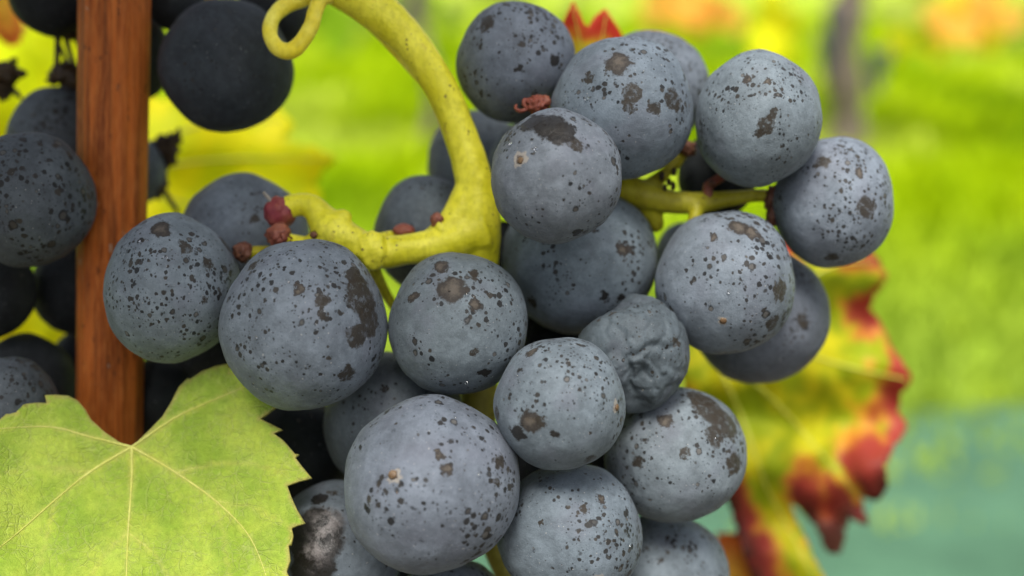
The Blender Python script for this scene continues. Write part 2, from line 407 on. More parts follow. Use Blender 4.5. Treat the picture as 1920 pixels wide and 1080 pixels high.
def leaf_thing(px, py, mm, size_px, tip, tilt, yaw, stops, label, group=None, seed=0, loc=None, size=None):
    size = size or size_px / F * mm * .001
    root = empty('vine_leaf', loc if loc is not None else P(px, py, mm))
    root.rotation_euler = orient(tip, tilt, yaw).to_euler()
    tag(root, label, 'leaf', group)
    me = grid_leaf('blade', 8, 132, size, colf_of(stops), .22, .10, seed)
    link('blade', me, root, M_LEAF_FAR)
    for th, L in ((0, .86), (R(57), .74), (R(-57), .74), (R(112), .56), (R(-112), .56)):
        pts = []
        for k in range(9):
            t = k / 8; r = L * t; x, y = r * math.sin(th), r * math.cos(th)
            z = -.22 * r * r + .10 * math.sin(th * 5 + seed) * r * r + .07 * noise.noise(Vector((x * 3 + seed, y * 3, seed)))
            pts.append((Vector((x * size, y * size, z * size)), size * .008 * (1 - .8 * t)))
        link('vein', tube_mesh('vein', pts, 6), root, M_VEIN)
    pts = [(Vector((0, -size * .9 * t, -size * .25 * t * t)), size * .022) for t in (0, .1, .2, .3, .4)]
    link('petiole', tube_mesh('petiole', pts, 8), root, M_TENDRIL)
    return root

# ------------------------------------------------------------------ tubes
def catmull(pts, n):
    """pts: list of tuples (any length); returns resampled"""
    A = [np.array(p, float) for p in pts]; A = [2 * A[0] - A[1]] + A + [2 * A[-1] - A[-2]]; out = []
    for i in range(1, len(A) - 2):
        for k in range(n):
            t = k / n; a, b, c, d = A[i - 1:i + 3]
            out.append(.5 * ((2 * b) + (c - a) * t + (2 * a - 5 * b + 4 * c - d) * t * t + (3 * b - a - 3 * c + d) * t ** 3))
    out.append(A[-2]); return out
def tube_geo(pts, seg=12, bump_=0.0, seed=0):
    """pts: [(Vector, radius)] -> verts, faces with domed ends"""
    V, Fc = [], []; n = len(pts)
    up = None
    for i, (p, r) in enumerate(pts):
        t = (pts[min(i + 1, n - 1)][0] - pts[max(i - 1, 0)][0]).normalized()
        if up is None: up = t.orthogonal().normalized()
        up = (up - t * up.dot(t)).normalized(); s = t.cross(up)
        for k in range(seg):
            a = 2 * math.pi * k / seg; d = up * math.cos(a) + s * math.sin(a)
            q = p + d * r
            if bump_: q = q + d * r * bump_ * noise.noise(q * 900 + Vector((seed, 0, 0)))
            V.append(q)
    for i in range(n - 1):
        for k in range(seg):
            a = i * seg + k; b = i * seg + (k + 1) % seg; Fc.append((a, b, b + seg, a + seg))
    t0 = (pts[0][0] - pts[1][0]).normalized(); t1 = (pts[-1][0] - pts[-2][0]).normalized()
    V.append(pts[0][0] + t0 * pts[0][1] * .5); V.append(pts[-1][0] + t1 * pts[-1][1] * .5)
    for k in range(seg):
        Fc.append((len(V) - 2, (k + 1) % seg, k)); Fc.append((len(V) - 1, (n - 1) * seg + k, (n - 1) * seg + (k + 1) % seg))
    return V, Fc
def tube_mesh(name, pts, seg=12, **kw):
    V, Fc = tube_geo(pts, seg, **kw); return mesh(name, V, Fc)
def px_tube(pts, n=6):                          # (px, py, mm, half width px) -> [(Vector, r)]
    return [(P(a, b, d), hw / F * d * .001) for a, b, d, hw in catmull(pts, n)]
def blob_geo(c, r, stretch=(1, 1, 1), amp=.25, freq=2.2, seed=0, sub=3):
    bm = bmesh.new(); bmesh.ops.create_icosphere(bm, subdivisions=sub, radius=1)
    V = [];
    for v in bm.verts:
        d = v.co.normalized(); k = 1 + amp * noise.noise(d * freq + Vector((seed, seed * 2, 0))) + amp * .5 * noise.noise(d * freq * 2.7 + Vector((seed, 0, 9)))
        q = Vector((d.x * stretch[0], d.y * stretch[1], d.z * stretch[2])) * (r * k); V.append(c + q)
    Fc = [[v.index for v in f.verts] for f in bm.faces]; bm.free(); return V, Fc
def join(geos):
    V, Fc = [], []
    for v, f in geos:
        o = len(V); V += list(v); Fc += [[i + o for i in q] for q in f]
    return V, Fc
def fused(name, geos, voxel=.0002, smooth=10):  # several tubes grown into one continuous skin
    V, Fc = join(geos); me = mesh(name, V, Fc)
    o = bpy.data.objects.new('tmp', me); col.objects.link(o)
    m = o.modifiers.new('r', 'REMESH'); m.mode = 'VOXEL'; m.voxel_size = voxel; m.use_smooth_shade = True
    s = o.modifiers.new('s', 'SMOOTH'); s.iterations = smooth; s.factor = .5
    dg = bpy.context.evaluated_depsgraph_get(); dg.update()
    out = bpy.data.meshes.new_from_object(o.evaluated_get(dg)); out.name = name
    out.polygons.foreach_set('use_smooth', [True] * len(out.polygons))
    bpy.data.objects.remove(o); return out
M_VEIN = stem_mat('leaf_vein', (.52, .52, .12), (.60, .58, .18), amount=.3)
M_VEIN_Y = stem_mat('leaf_vein_yellow', (.48, .50, .05), (.56, .56, .08), amount=.2)
M_VEIN_G = stem_mat('leaf_vein_green', (.62, .62, .12), (.74, .72, .20), amount=.2)

# ------------------------------------------------------------------ the far row of vines
def vine_mats():
    g = N('vine_bark'); p = g.n('NewGeometry').outputs['Position']
    n = g.noise(g.vm('MULTIPLY', p, (1, 1, .2)), 60.0, 4.0, .65)
    g.set(Base_Color=g.mix(g.mr(n, .3, .7), (.10, .075, .06), (.30, .235, .19)), Roughness=.9, Normal=g.bump(n, .8, .02))
    return g.m
M_BARK = vine_mats(); M_FARLEAF = tint_mat('far_leaves', .45); 
def b_far(g, p): g.set(Base_Color=(.06, .065, .10), Roughness=.5)
M_FARGRAPE = flat_mat('far_grapes', b_far)
def far_leaf_geo(c, size, nrm, tip):
    z = nrm.normalized(); y = (tip - z * tip.dot(z)).normalized(); x = y.cross(z); V = [c]; k = 14
    for i in range(k):
        th = -math.pi + 2 * math.pi * (i + .5) / k; r = size * leaf_radius(th, 0)
        V.append(c + x * (r * math.sin(th)) + y * (r * math.cos(th)) - z * (.25 * r * r / size))
    return V, [(0, i + 1, i + 2) for i in range(k - 1)]
def far_vine(x, y, crown, trunk_r, label, low=.50, bunches=()):
    root = empty('grapevine', (x, y, 0)); tag(root, label, 'vine', 'vines of the next row')
    pts = [(Vector((x + .03 * math.sin(z * 9 + x), y + .03 * math.cos(z * 7), z)), trunk_r * (1.25 - .5 * z) * (1 + .15 * math.sin(z * 31))) for z in np.linspace(-.02, .85, 16)]
    child('trunk', tube_mesh('trunk', pts, 10), root, M_BARK)
    for s in (-1, 1):
        pts = [(Vector((x + s * t * .55, y + .03 * math.sin(t * 8), .83 + .06 * math.sin(t * 3))), .014 * (1.2 - .6 * t)) for t in np.linspace(0, 1, 8)]
        child('cordon', tube_mesh('cordon', pts, 8), root, M_BARK)
    geos, cols = [], []
    for (c, sz, colr) in crown:
        nr = Vector((random.gauss(0, .3), -1, random.gauss(.4, .3))); tp = Vector((random.gauss(0, .5), 0, -1))
        g = far_leaf_geo(Vector(c), sz, nr, tp); geos.append(g); k = random.uniform(.85, 1.15); cols += [tuple(q * k for q in colr)] * len(g[0])
    V, Fc = join(geos); me = mesh('crown', V, Fc, False); set_col(me, np.array(cols)); child('crown', me, root, M_FARLEAF)
    for bc, n in bunches:
        geos = []
        for i in range(n):
            t = i / n; a = i * 2.4; rr = .032 * (1 - .75 * t)
            geos.append(blob_geo(Vector(bc) + Vector((rr * math.cos(a), rr * math.sin(a), -.14 * t)), .011, amp=0, sub=1))
        child('grape_bunch', mesh('grape_bunch', *join(geos)), root, M_FARGRAPE)
YR = 3.6
cO, cY, cG, cL, cD = (.86, .46, .08), (.82, .78, .015), (.28, .46, .02), (.50, .60, .10), (.16, .25, .04)
def lf(px, py, sz, c, dy=0): return (tuple(at_y(px, py, YR + dy)), sz, c)
def upper(x, n):
    out = []
    for i in range(n):
        z = random.uniform(.70, 1.5); out.append(((x + random.gauss(0, .33), YR + random.gauss(0, .12), z), random.uniform(.05, .085), random.choice((cG, cL, cY, cL, cG, cO))))
    return out
def fan(px, py, sx, sy, n, sz, c, dy=0):
    return [lf(random.gauss(px, sx), random.gauss(py, sy), sz * random.uniform(.8, 1.2), c, dy + random.uniform(-.06, .06)) for _ in range(n)]
A = at_y(1590, 100, YR).x
far_vine(A, YR, fan(1300, 0, 45, 22, 12, .075, cO) + fan(1340, 25, 25, 12, 4, .06, cO) + fan(1462, 15, 16, 35, 9, .07, cY) + fan(1470, 85, 10, 12, 3, .05, cY) + fan(1700, 10, 25, 30, 8, .06, cL, .1) + fan(1800, 15, 40, 30, 12, .075, cO) + fan(1790, 35, 50, 25, 6, .07, cY)
    + fan(1880, 20, 30, 30, 6, .07, cL, .1) + fan(1390, 60, 30, 25, 5, .06, cG, .15) + fan(1730, 70, 20, 15, 3, .06, cG) + upper(A, 70), .052,
    'blurred vine with thick grey brown trunk behind the right hand grapes', bunches=((tuple(at_y(1572, 10, YR - .06)), 46), (tuple(at_y(1556, 60, YR - .05)), 30), (tuple(at_y(1648, 92, YR - .04)), 40)))
B = at_y(820, 100, YR).x
far_vine(B - .05, YR + .1, fan(740, 20, 40, 18, 8, .07, cD, .1) + fan(570, 10, 40, 25, 7, .07, cG) + fan(650, 60, 30, 25, 5, .06, cL, .1) + fan(1110, 0, 40, 20, 6, .07, cL) + fan(900, -15, 60, 15, 6, .07, cL) + upper(B, 70), .022,
    'blurred green vine behind the arching bunch stem')
C = at_y(150, 100, YR).x
far_vine(C, YR, [lf(60, 40, .09, cL), lf(240, 20, .09, cY), lf(400, 0, .09, cG)] + upper(C, 70), .026, 'blurred vine hidden behind the brown cane')

# ------------------------------------------------------------------ leaves behind the bunches
leaf_thing(50, 60, 175, 330, 170, 8, -10, LIME + ((1.2, (.74, .62, .012)),), 'blurred yellow green leaf left of the cane at the top', seed=5)
leaf_thing(-10, -10, 160, 95, 200, 10, 20, ORANGE, 'blurred orange leaf in the top left corner', seed=3)
leaf_thing(95, 600, 165, 130, 170, 15, 5, YELLOW, 'small patch of yellow leaf between black grapes left of the cane', seed=8)
leaf_thing(372, -62, 135, 95, 185, 15, 0, REDTIP, 'salmon red leaf tip above the darkest grape', seed=4)
leaf_thing(1388, 1130, 165, 130, 10, 10, 10, ORANGE, 'orange and yellow leaf scrap at the bottom edge below the red leaf', seed=6)

for k, (x, y, z, sz, tip) in enumerate(((-.052, .068, .792, .046, 170), (-.030, .078, .798, .042, 200), (-.070, .096, .802, .045, 150), (-.044, .108, .808, .046, 190), (-.088, .080, .788, .044, 160), (-.030, .125, .815, .040, 215))):  # unseen leaves, added above the frame to shade the left bunch
    leaf_thing(0, 0, 0, 0, tip, -62 + 7 * (k % 3), -14 + 9 * (k % 4), GREEN, 'green vine leaf added out of view to shade the left bunch', 'added leaves shading the left bunch', seed=11 + k, loc=Vector((x, y, z)), size=sz)

def traced_leaf(outline, depthf, colf, mat, step, thick=.00028, seed=0):
    """an outlined blade, meshed inside its edge, standing at its own distance with real thickness"""
    ol = [np.array(p, float) for p in outline]; m = len(ol); pts = [Vector(p) for p in ol]
    P0 = np.array(ol)
    def inside(x, y):
        c = False; j = m - 1
        for i in range(m):
            if (P0[i, 1] > y) != (P0[j, 1] > y) and x < (P0[j, 0] - P0[i, 0]) * (y - P0[i, 1]) / (P0[j, 1] - P0[i, 1]) + P0[i, 0]: c = not c
            j = i
        return c
    Q = np.roll(P0, -1, 0)
    def edge_dist(x, y):
        d = Q - P0; t = np.clip(((x - P0[:, 0]) * d[:, 0] + (y - P0[:, 1]) * d[:, 1]) / np.maximum((d ** 2).sum(1), 1e-9), 0, 1)
        return np.hypot(P0[:, 0] + t * d[:, 0] - x, P0[:, 1] + t * d[:, 1] - y).min()
    lo, hi = P0.min(0), P0.max(0); rr = random.Random(seed)
    row = 0; y = lo[1]
    while y < hi[1]:
        x = lo[0] + (step / 2 if row % 2 else 0)
        while x < hi[0]:
            a, b = x + rr.uniform(-.15, .15) * step, y + rr.uniform(-.15, .15) * step
            if inside(a, b) and edge_dist(a, b) > step * .4: pts.append(Vector((a, b)))
            x += step
        y += step * .87; row += 1
    v2, _, f2, *_ = delaunay_2d_cdt(pts, [(i, (i + 1) % m) for i in range(m)], [], 1, 1e-4)
    V = [P(v.x, v.y, depthf(v.x, v.y)) for v in v2]; Fc = [tuple(f) for f in f2]
    cols = np.array([colf(v.x, v.y, edge_dist(v.x, v.y)) for v in v2])
    me = mesh('blade', V, Fc)
    nr = [v.normal.copy() for v in me.vertices]
    if sum(n_.dot(FW) for n_ in nr) > 0: Fc = [tuple(reversed(f)) for f in Fc]; nr = [-n_ for n_ in nr]
    n = len(V); V2 = [v - k * thick for v, k in zip(V, nr)]
    from collections import Counter
    ec = Counter()
    for f in Fc:
        for i in range(len(f)): ec[(f[i], f[(i + 1) % len(f)])] += 1
    rim = [(a, b) for (a, b) in ec if (b, a) not in ec]
    Fa = Fc + [tuple(n + i for i in reversed(f)) for f in Fc] + [(b, a, n + a, n + b) for a, b in rim]
    me = mesh('blade', V + V2, Fa); set_col(me, np.concatenate([cols, cols]))
    fl = me.attributes.new('flat', 'FLOAT_VECTOR', 'POINT')
    fl.data.foreach_set('vector', np.array([(v.x * .054, -v.y * .054, 0) for v in v2] * 2, np.float32).ravel())
    return me
def teeth(path, every, depth_, seed=0, rag=.3):
    """refine an outline with pointed vine-leaf teeth between its corner points"""
    rr = random.Random(seed); out = []
    for (a, b) in zip(path, path[1:] + path[:1]):
        a, b = np.array(a, float), np.array(b, float); L = np.hypot(*(b - a)); n = max(1, int(round(L / every)))
        nrm = np.array([(b - a)[1], -(b - a)[0]]) / max(L, 1e-6)
        out.append(tuple(a))
        for k in range(n):
            if k: out.append(tuple(a + (b - a) * k / n + nrm * depth_ * rr.uniform(-rag, rag)))
            out.append(tuple(a + (b - a) * (k + .68) / n + nrm * depth_ * rr.uniform(.6, 1.1)))
    return out
def vein_parts(root, paths, depthf, lift, hw0, hw1, mat, start=0):
    for path in paths:
        cm = catmull([tuple(p) for p in path], 6); n = len(cm)
        pts = []
        for i, (x, y) in enumerate(cm):
            hw = hw0 + (hw1 - hw0) * i / (n - 1)
            d = depthf(x, y) - lift; pts.append((P(x, y, d), hw / F * d * .001))
        child('vein', tube_mesh('vein', pts, 7), root, mat)

# red and yellow leaf behind the right side
def dB(x, y): return 160 + (x - 1480) * .012 + (y - 780) * .006 + 2.4 * math.sin(x * .021 + y * .008) + 2.0 * math.sin(y * .034) + 1.5 * noise.noise(Vector((x * .02, y * .02, 5)))
OB = [(1270, 640), (1300, 560), (1400, 480), (1500, 440), (1590, 462), (1640, 478), (1664, 520), (1640, 552), (1630, 578), (1652, 610), (1668, 648), (1692, 680), (1710, 712), (1688, 738), (1682, 770), (1700, 802), (1676, 832),
      (1658, 872), (1664, 915), (1642, 940), (1608, 925), (1628, 985), (1590, 968), (1574, 1036), (1548, 1030), (1530, 985), (1500, 955), (1478, 935), (1492, 975), (1522, 1040), (1546, 1090), (1560, 1150), (1500, 1180), (1432, 1120), (1404, 1060), (1384, 990), (1366, 940), (1335, 900), (1300, 850), (1282, 720)]
OB = teeth(OB, 26, 4, 3, .6)
VB = [[(1330, 650), (1460, 560), (1560, 500), (1640, 490)], [(1330, 650), (1480, 660), (1600, 690), (1700, 712)], [(1330, 650), (1440, 740), (1540, 850), (1610, 930)], [(1330, 650), (1390, 780), (1440, 920), (1500, 1030), (1545, 1130)]]
def seg_d(x, y, path):
    best = 1e9
    for a, b in zip(path, path[1:]):
        dx, dy = b[0] - a[0], b[1] - a[1]; t = max(0, min(1, ((x - a[0]) * dx + (y - a[1]) * dy) / (dx * dx + dy * dy)))
        best = min(best, math.hypot(a[0] + t * dx - x, a[1] + t * dy - y))
    return best
def smooth(a, b, x):
    t = min(max((x - a) / (b - a), 0), 1); return t * t * (3 - 2 * t)
def cB(x, y, e):
    nz = noise.noise(Vector((x * .016, y * .016, 2))); n2 = noise.noise(Vector((x * .045, y * .045, 6)))
    c = lerp3((.36, .44, .010), (.66, .62, .015), smooth(-.3, .4, nz + .6 * n2))
    low = smooth(800, 930, y)
    reach = 46 + 50 * low + 62 * nz + 44 * n2 + 70 * math.exp(-((x - 1590) ** 2 + (y - 850) ** 2) / 70 ** 2)
    if y < 560: reach *= .8
    v = min(seg_d(x, y, VB[3]) / 1.5, seg_d(x, y, VB[2]) * (1.0 if y < 850 else 1.6))
    e2 = e + 110 * (1 - smooth(8, 30, v)) * (1 if y > 760 else .4)
    if x < 1400 and y < 880: e2 += 60
    t = e2 / max(reach, 10)
    c = lerp3(c, (.72, .36, .04), 1 - smooth(.75, 1.25, t))
    c = lerp3(c, (.46, .062, .045), 1 - smooth(.45, .80, t))
    c = lerp3(c, (.22, .034, .030), (1 - smooth(.10, .62 + .2 * nz, t)) * low)
    c = lerp3(c, (.075, .025, .018), (1 - smooth(.02, .25, t)) * low * smooth(-.2, .3, n2 + .1))  # dark brown lower margin, with the leaf-edge shadow put into the colour
    if 1480 < x < 1600 and y > 900: c = lerp3(c, (.07, .024, .018), smooth(930, 1010, y) * (1 - smooth(.2, .7, t)))
    return c
rt = empty('vine_leaf', P(1330, 650, dB(1330, 650))); tag(rt, 'large yellow green leaf with ragged red and burgundy edge behind the right grapes', 'leaf')
child('blade', traced_leaf(OB, dB, cB, None, 13, seed=1), rt, M_LEAF_FAR)
vein_parts(rt, VB, dB, .0, 4, 1.5, M_VEIN_Y)

# yellow leaf behind the cane and the left stub
def dY(x, y): return 178 + (x - 400) * .03 + 1.5 * math.sin(x * .025 + y * .01) + .8 * math.sin(y * .04)
OY = [(180, 150), (300, 190), (400, 176), (480, 196), (528, 208), (552, 238), (528, 262), (566, 272), (600, 282), (630, 300), (604, 318), (588, 342), (604, 372), (566, 402), (524, 384), (500, 420), (450, 470), (370, 500), (280, 470), (200, 420), (150, 300)]
def cY_(x, y, e):
    nz = noise.noise(Vector((x * .014, y * .014, 4))); n2 = noise.noise(Vector((x * .04, y * .04, 9)))
    return lerp3((.80, .84, .003), (.95, .90, .002), smooth(-.35, .35, nz + .4 * n2))
rt = empty('vine_leaf', P(230, 330, dY(230, 330))); tag(rt, 'blurred bright yellow leaf between the darkest grape and the stem', 'leaf')
child('blade', traced_leaf(teeth(OY, 34, 6, 5, .6), dY, cY_, None, 16, seed=6), rt, M_LEAF_FAR)
vein_parts(rt, [[(200, 330), (400, 300), (610, 298)], [(200, 330), (360, 240), (530, 225)], [(200, 330), (380, 390), (540, 390)]], dY, .0, 4, 1.5, M_VEIN_Y)

# red toothed leaf tip above
def dT(x, y): return 134 + (y - 60) * .02 + 1.0 * math.sin(x * .05)
OT = [(1030, 130), (1044, 70), (1058, 34), (1073, 3), (1084, 22), (1094, 44), (1104, 50), (1118, 30), (1136, 17), (1150, 38), (1160, 52), (1170, 72), (1160, 110), (1150, 170), (1110, 260), (1060, 260)]
def cT(x, y, e):
    nz = noise.noise(Vector((x * .05, y * .05, 1)))
    c = lerp3((.62, .58, .03), (.76, .50, .04), smooth(110, 60, y + 12 * nz))
    return lerp3(c, (.66, .055, .03), (1 - smooth(56, 84, y + 14 * nz - (x - 1110) * .16)) * smooth(1048, 1064, x + (70 - y) * .12))
rt = empty('vine_leaf', P(1105, 200, dT(1105, 200))); tag(rt, 'leaf with two pointed bright red tips poking up between the topmost grapes', 'leaf')
child('blade', traced_leaf(OT, dT, cT, None, 8, seed=2), rt, M_LEAF_FAR)
vein_parts(rt, [[(1105, 240), (1100, 140), (1074, 12)], [(1105, 240), (1120, 130), (1136, 30)]], dT, .0, 2.5, 1., M_VEIN_Y)

# the sharp green leaf, bottom left
def dL(x, y):
    d = 110 - .0066 * (x - 247) - .0242 * (y - 835)
    if x < 247: d -= 4.2 * ((247 - x) / 247) ** 2 if x > -60 else 4.2 * 1.54 + (-60 - x) * .01
    if y > 1080: d = d + .012 * (y - 1080)
    v = min(seg_d(x, y, p) for p in VL[:4])
    v2 = min(seg_d(x, y, p) for p in VL[5:])
    return d - .55 * (1 - math.exp(-(v / 40) ** 2)) - .25 * (1 - math.exp(-(v2 / 30) ** 2)) + .5 * noise.noise(Vector((x * .012, y * .012, 3)))
VL = [[(247, 838), (247, 900), (240, 998), (236, 1100), (226, 1300)], [(247, 838), (320, 880), (405, 940), (470, 1010), (510, 1110)], [(247, 838), (170, 884), (105, 936), (20, 1010), (-120, 1120)], [(247, 838), (330, 782), (400, 750), (490, 712)], [(247, 838), (165, 818), (90, 800), (-40, 806)],
      [(240, 998), (290, 1040), (320, 1090), (350, 1200)], [(240, 998), (205, 1030), (165, 1090), (110, 1180)], [(330, 886), (400, 870), (470, 868), (540, 890)], [(405, 940), (470, 950), (540, 985)], [(170, 884), (120, 880), (40, 880), (-40, 900)], [(105, 936), (90, 1000), (70, 1080)], [(405, 940), (420, 1010), (430, 1080)]]
OL = [(247, 838), (280, 806), (305, 780), (322, 752), (336, 724), (352, 709), (356, 711), (378, 696), (404, 686), (429, 681), (431, 697), (452, 699), (490, 735), (518, 762), (500, 776), (487, 785), (508, 795), (529, 806), (512, 812), (530, 825), (545, 842), (552, 851), (560, 852), (553, 858), (565, 874), (584, 896), (560, 902), (538, 910), (545, 930), (556, 955), (571, 981), (555, 986), (546, 990), (549, 1004), (545, 1021), (540, 1022), (543, 1050), (536, 1072), (546, 1092), (528, 1110), (500, 1180), (470, 1200), (440, 1260), (380, 1290), (330, 1350), (250, 1400), (200, 1340), (150, 1330), (80, 1260), (10, 1250), (-80, 1180), (-150, 1170), (-190, 1080), (-230, 1020), (-190, 960), (-210, 900), (-150, 850), (-90, 800), (-40, 800), (0, 786), (12, 776), (32, 773), (28, 764), (50, 757), (68, 755), (88, 756), (84, 741), (104, 740), (128, 742), (147, 752), (160, 768), (172, 788), (196, 810), (222, 828)]
def cL_(x, y, e):
    nz = noise.noise(Vector((x * .010, y * .010, 8))); n2 = noise.noise(Vector((x * .05, y * .05, 3)))
    c = lerp3((.36, .52, .058), (.53, .66, .10), smooth(-.45, .45, nz + .35 * n2))
    v = min(seg_d(x, y, p) for p in VL)
    near = math.exp(-((x - 247) ** 2 + (y - 838) ** 2) / 150 ** 2)
    c = lerp3((.66, .66, .16), c, min(1, smooth(1, 10, v) + .62 - .55 * near))
    c = tuple(k * (1 + .22 * noise.noise(Vector((x * .11, y * .11, 1)))) for k in c)
    return lerp3((.60, .55, .16), c, smooth(0, 3.2, e))
M_LEAF_GREEN = leaf_mat('leaf_green', .22, veincol=(.64, .70, .24), fine=1.0)
rt = empty('vine_leaf', P(247, 838, dL(247, 838))); tag(rt, 'large sharp bright green vine leaf with toothed edge in the lower left corner', 'leaf')
child('blade', traced_leaf(OL, dL, cL_, None, 9, seed=3), rt, M_LEAF_GREEN)
vein_parts(rt, VL[:5], dL, .04, 2.8, .4, M_VEIN_G)
vein_parts(rt, VL[5:], dL, -.05, 1.2, .3, M_VEIN_G)

# ------------------------------------------------------------------ woody cane
def cane():
    top, bot = (222, -1100, 117.5, 70), (196, 1900, 126, 60)
    root = empty('vine_cane', P(*bot[:3])); tag(root, 'reddish brown woody cane with lengthwise grain standing left of the bunch', 'cane')
    a, b = P(215, 0, 120), P(205, 830, 122); ax = (a - b).normalized()
    n, seg = 150, 64; L0, L1 = -.075, .085      # metres along the cane from point b
    side = ax.cross(Vector((0, 1, 0))).normalized(); fwd = side.cross(ax).normalized()
    V, Fl = [], []
    for j in range(n + 1):
        s = L0 + (L1 - L0 + .048) * j / n; c = b + ax * s
        r = .00325 + .00026 * (s / .048)
        for k in range(seg):
            th = 2 * math.pi * k / seg
            rid = .085 * noise.noise(Vector((math.cos(th) * 2.6, math.sin(th) * 2.6, s * 8))) + .022 * noise.noise(Vector((math.cos(th) * 9, math.sin(th) * 9, s * 30 + 5))) + .05 * math.cos(2 * th + .6)
            V.append(c + (side * math.cos(th) + fwd * math.sin(th)) * r * (1 + rid)); Fl.append((th * 3.7, s * 1000, 0))
    Fc = [(j * seg + k, j * seg + (k + 1) % seg, (j + 1) * seg + (k + 1) % seg, (j + 1) * seg + k) for j in range(n) for k in range(seg)]
    Fc += [tuple(reversed(range(seg))), tuple(range(n * seg, n * seg + seg))]
    me = mesh('bark', V, Fc); at = me.attributes.new('flat', 'FLOAT_VECTOR', 'POINT'); at.data.foreach_set('vector', np.array(Fl, np.float32).ravel())
    child('bark', me, root, cane_mat())
cane()

# ------------------------------------------------------------------ bunch stem with its branches
st = empty('bunch_stem', P(890, 450, 114)); tag(st, 'thick yellow green bunch stem arching down from the top with bare side branches', 'grape stem')
main = px_tube([(600, -130, 112, 50), (640, -44, 112, 48), (695, 8, 112.5, 42), (770, 80, 113, 34), (829, 170, 113.5, 32), (857, 236, 114, 32), (879, 300, 114, 34), (891, 352, 114, 37), (896, 400, 114, 42), (893, 440, 114.5, 46), (893, 500, 116, 42)])
arm = px_tube([(905, 430, 114, 46), (868, 443, 113.5, 40), (835, 457, 113, 33), (790, 464, 112.5, 30), (745, 470, 112, 30), (705, 474, 112, 31), (665, 457, 111.5, 32), (632, 436, 111.5, 36), (606, 412, 112, 30), (592, 394, 112, 25), (576, 384, 112, 22), (556, 384, 112, 22), (534, 392, 112, 22)])
fil = px_tube([(888, 320, 114, 20), (876, 366, 113.8, 30), (858, 408, 113.5, 32), (828, 438, 113.2, 27), (790, 460, 113, 18)])
knot = blob_geo(P(697, 472, 111), .0017, (1, 1, 1.25), .35, 2.5, 4)
knot2 = blob_geo(P(706, 462, 110.9), .0010, (1, 1, 1), .4, 2.5, 7)
low = px_tube([(640, 440, 111.5, 32), (610, 454, 112, 30), (580, 470, 113, 28)])
scab1 = blob_geo(P(640, 405, 111.2), .0007, (1.6, 1, 1), .5, 2.5, 2)
me = fused('peduncle', [tube_geo(main, 20, .05), tube_geo(arm, 18, .07), tube_geo(fil, 12), knot, knot2, tube_geo(low, 14, .05), scab1])
child('peduncle', me, st, M_STEM)
child('stem_axis', tube_mesh('stem_axis', px_tube([(893, 480, 116, 34), (893, 560, 120, 33), (896, 680, 122, 34), (896, 770, 122, 36), (885, 860, 122, 30), (925, 1010, 122, 26), (970, 1120, 122, 22)]), 14, bump_=.08), st, M_INNER)
child('pedicel', tube_mesh('pedicel', px_tube([(698, 492, 113, 13), (708, 520, 115, 11), (722, 548, 117, 10), (745, 585, 119, 9)]), 10, bump_=.1), st, M_STEM)
child('tendril', tube_mesh('tendril', px_tube([(652, -4, 112, 17), (625, -10, 111.6, 16), (603, -2, 111.2, 15), (592, 20, 111, 14.5), (584, 48, 111, 14.5), (569, 74, 111, 15), (552, 92, 111, 15.5), (536, 96, 111, 15.5), (518, 87, 111.2, 15), (506, 64, 111.6, 14), (509, 40, 112, 14), (522, 20, 112.6, 14.5), (546, 6, 113.4, 15), (572, -3, 114.2, 14.5), (600, -14, 114.6, 14), (640, -34, 114.4, 13)], 8), 14, bump_=.06), st, M_TENDRIL)
child('side_shoot', tube_mesh('side_shoot', px_tube([(600, -12, 116, 8), (640, 12, 116, 8), (670, 30, 116, 8), (705, 60, 116, 8), (745, 102, 116, 8), (800, 165, 116, 7)]), 10), st, M_TENDRIL)
def crumple(cx, cy, d, r, seed, mat, n=6, name='receptacle'):
    gs = [blob_geo(P(cx, cy, d), r, (1, 1, 1), .5, 2.4, seed, 3)]
    rr = random.Random(seed)
    for i in range(n):
        a = rr.uniform(0, 6.28); q = P(cx + math.cos(a) * r * 9e3, cy + math.sin(a) * r * 9e3, d - rr.uniform(-.3, .7))
        gs.append(blob_geo(q, r * rr.uniform(.32, .5), (rr.uniform(.6, 1.5), 1, rr.uniform(.5, 1.2)), .5, 2.5, seed + i, 2))
    child(name, mesh(name, *join(gs)), st, mat)
# left receptacles (berries already gone)
child('receptacle', mesh('receptacle', *blob_geo(P(525, 399, 112), .00158, (1, .95, 1.05), .14, 2.0, 3, 4)), st, M_RED)
child('dry_style', tube_mesh('dry_style', px_tube([(512, 384, 111.4, 4.5), (504, 372, 111.2, 4), (494, 361, 111.2, 3)], 3), 6), st, stem_mat('dry_style', (.24, .21, .18), (.30, .27, .23)))
crumple(523, 441, 110.8, .00112, 8, M_RUST, 9)
child('pedicel', tube_mesh('pedicel', px_tube([(580, 462, 113, 18), (550, 452, 112, 13), (530, 446, 111, 12)]), 10), st, M_STEM)
crumple(456, 473, 111.5, .00095, 5, M_BROWN)
child('pedicel', tube_mesh('pedicel', px_tube([(545, 478, 113.5, 14), (510, 474, 113, 13), (480, 474, 112.3, 13), (464, 474, 111.7, 12)]), 10, bump_=.15), st, M_SIDE)
crumple(588, 440, 110.5, .00035, 15, M_BROWN, 4)
crumple(820, 412, 112.2, .0007, 9, M_RUST, 5)
child('pedicel', tube_mesh('pedicel', px_tube([(838, 446, 112.5, 18), (826, 425, 112.3, 13), (819, 412, 112.2, 8)]), 10, bump_=.1), st, M_STEM)
child('pedicel', tube_mesh('pedicel', px_tube([(790, 455, 113.5, 9), (770, 444, 114.5, 10), (745, 440, 115, 9), (715, 444, 114, 8), (690, 458, 113, 8)]), 8), st, M_STEM)
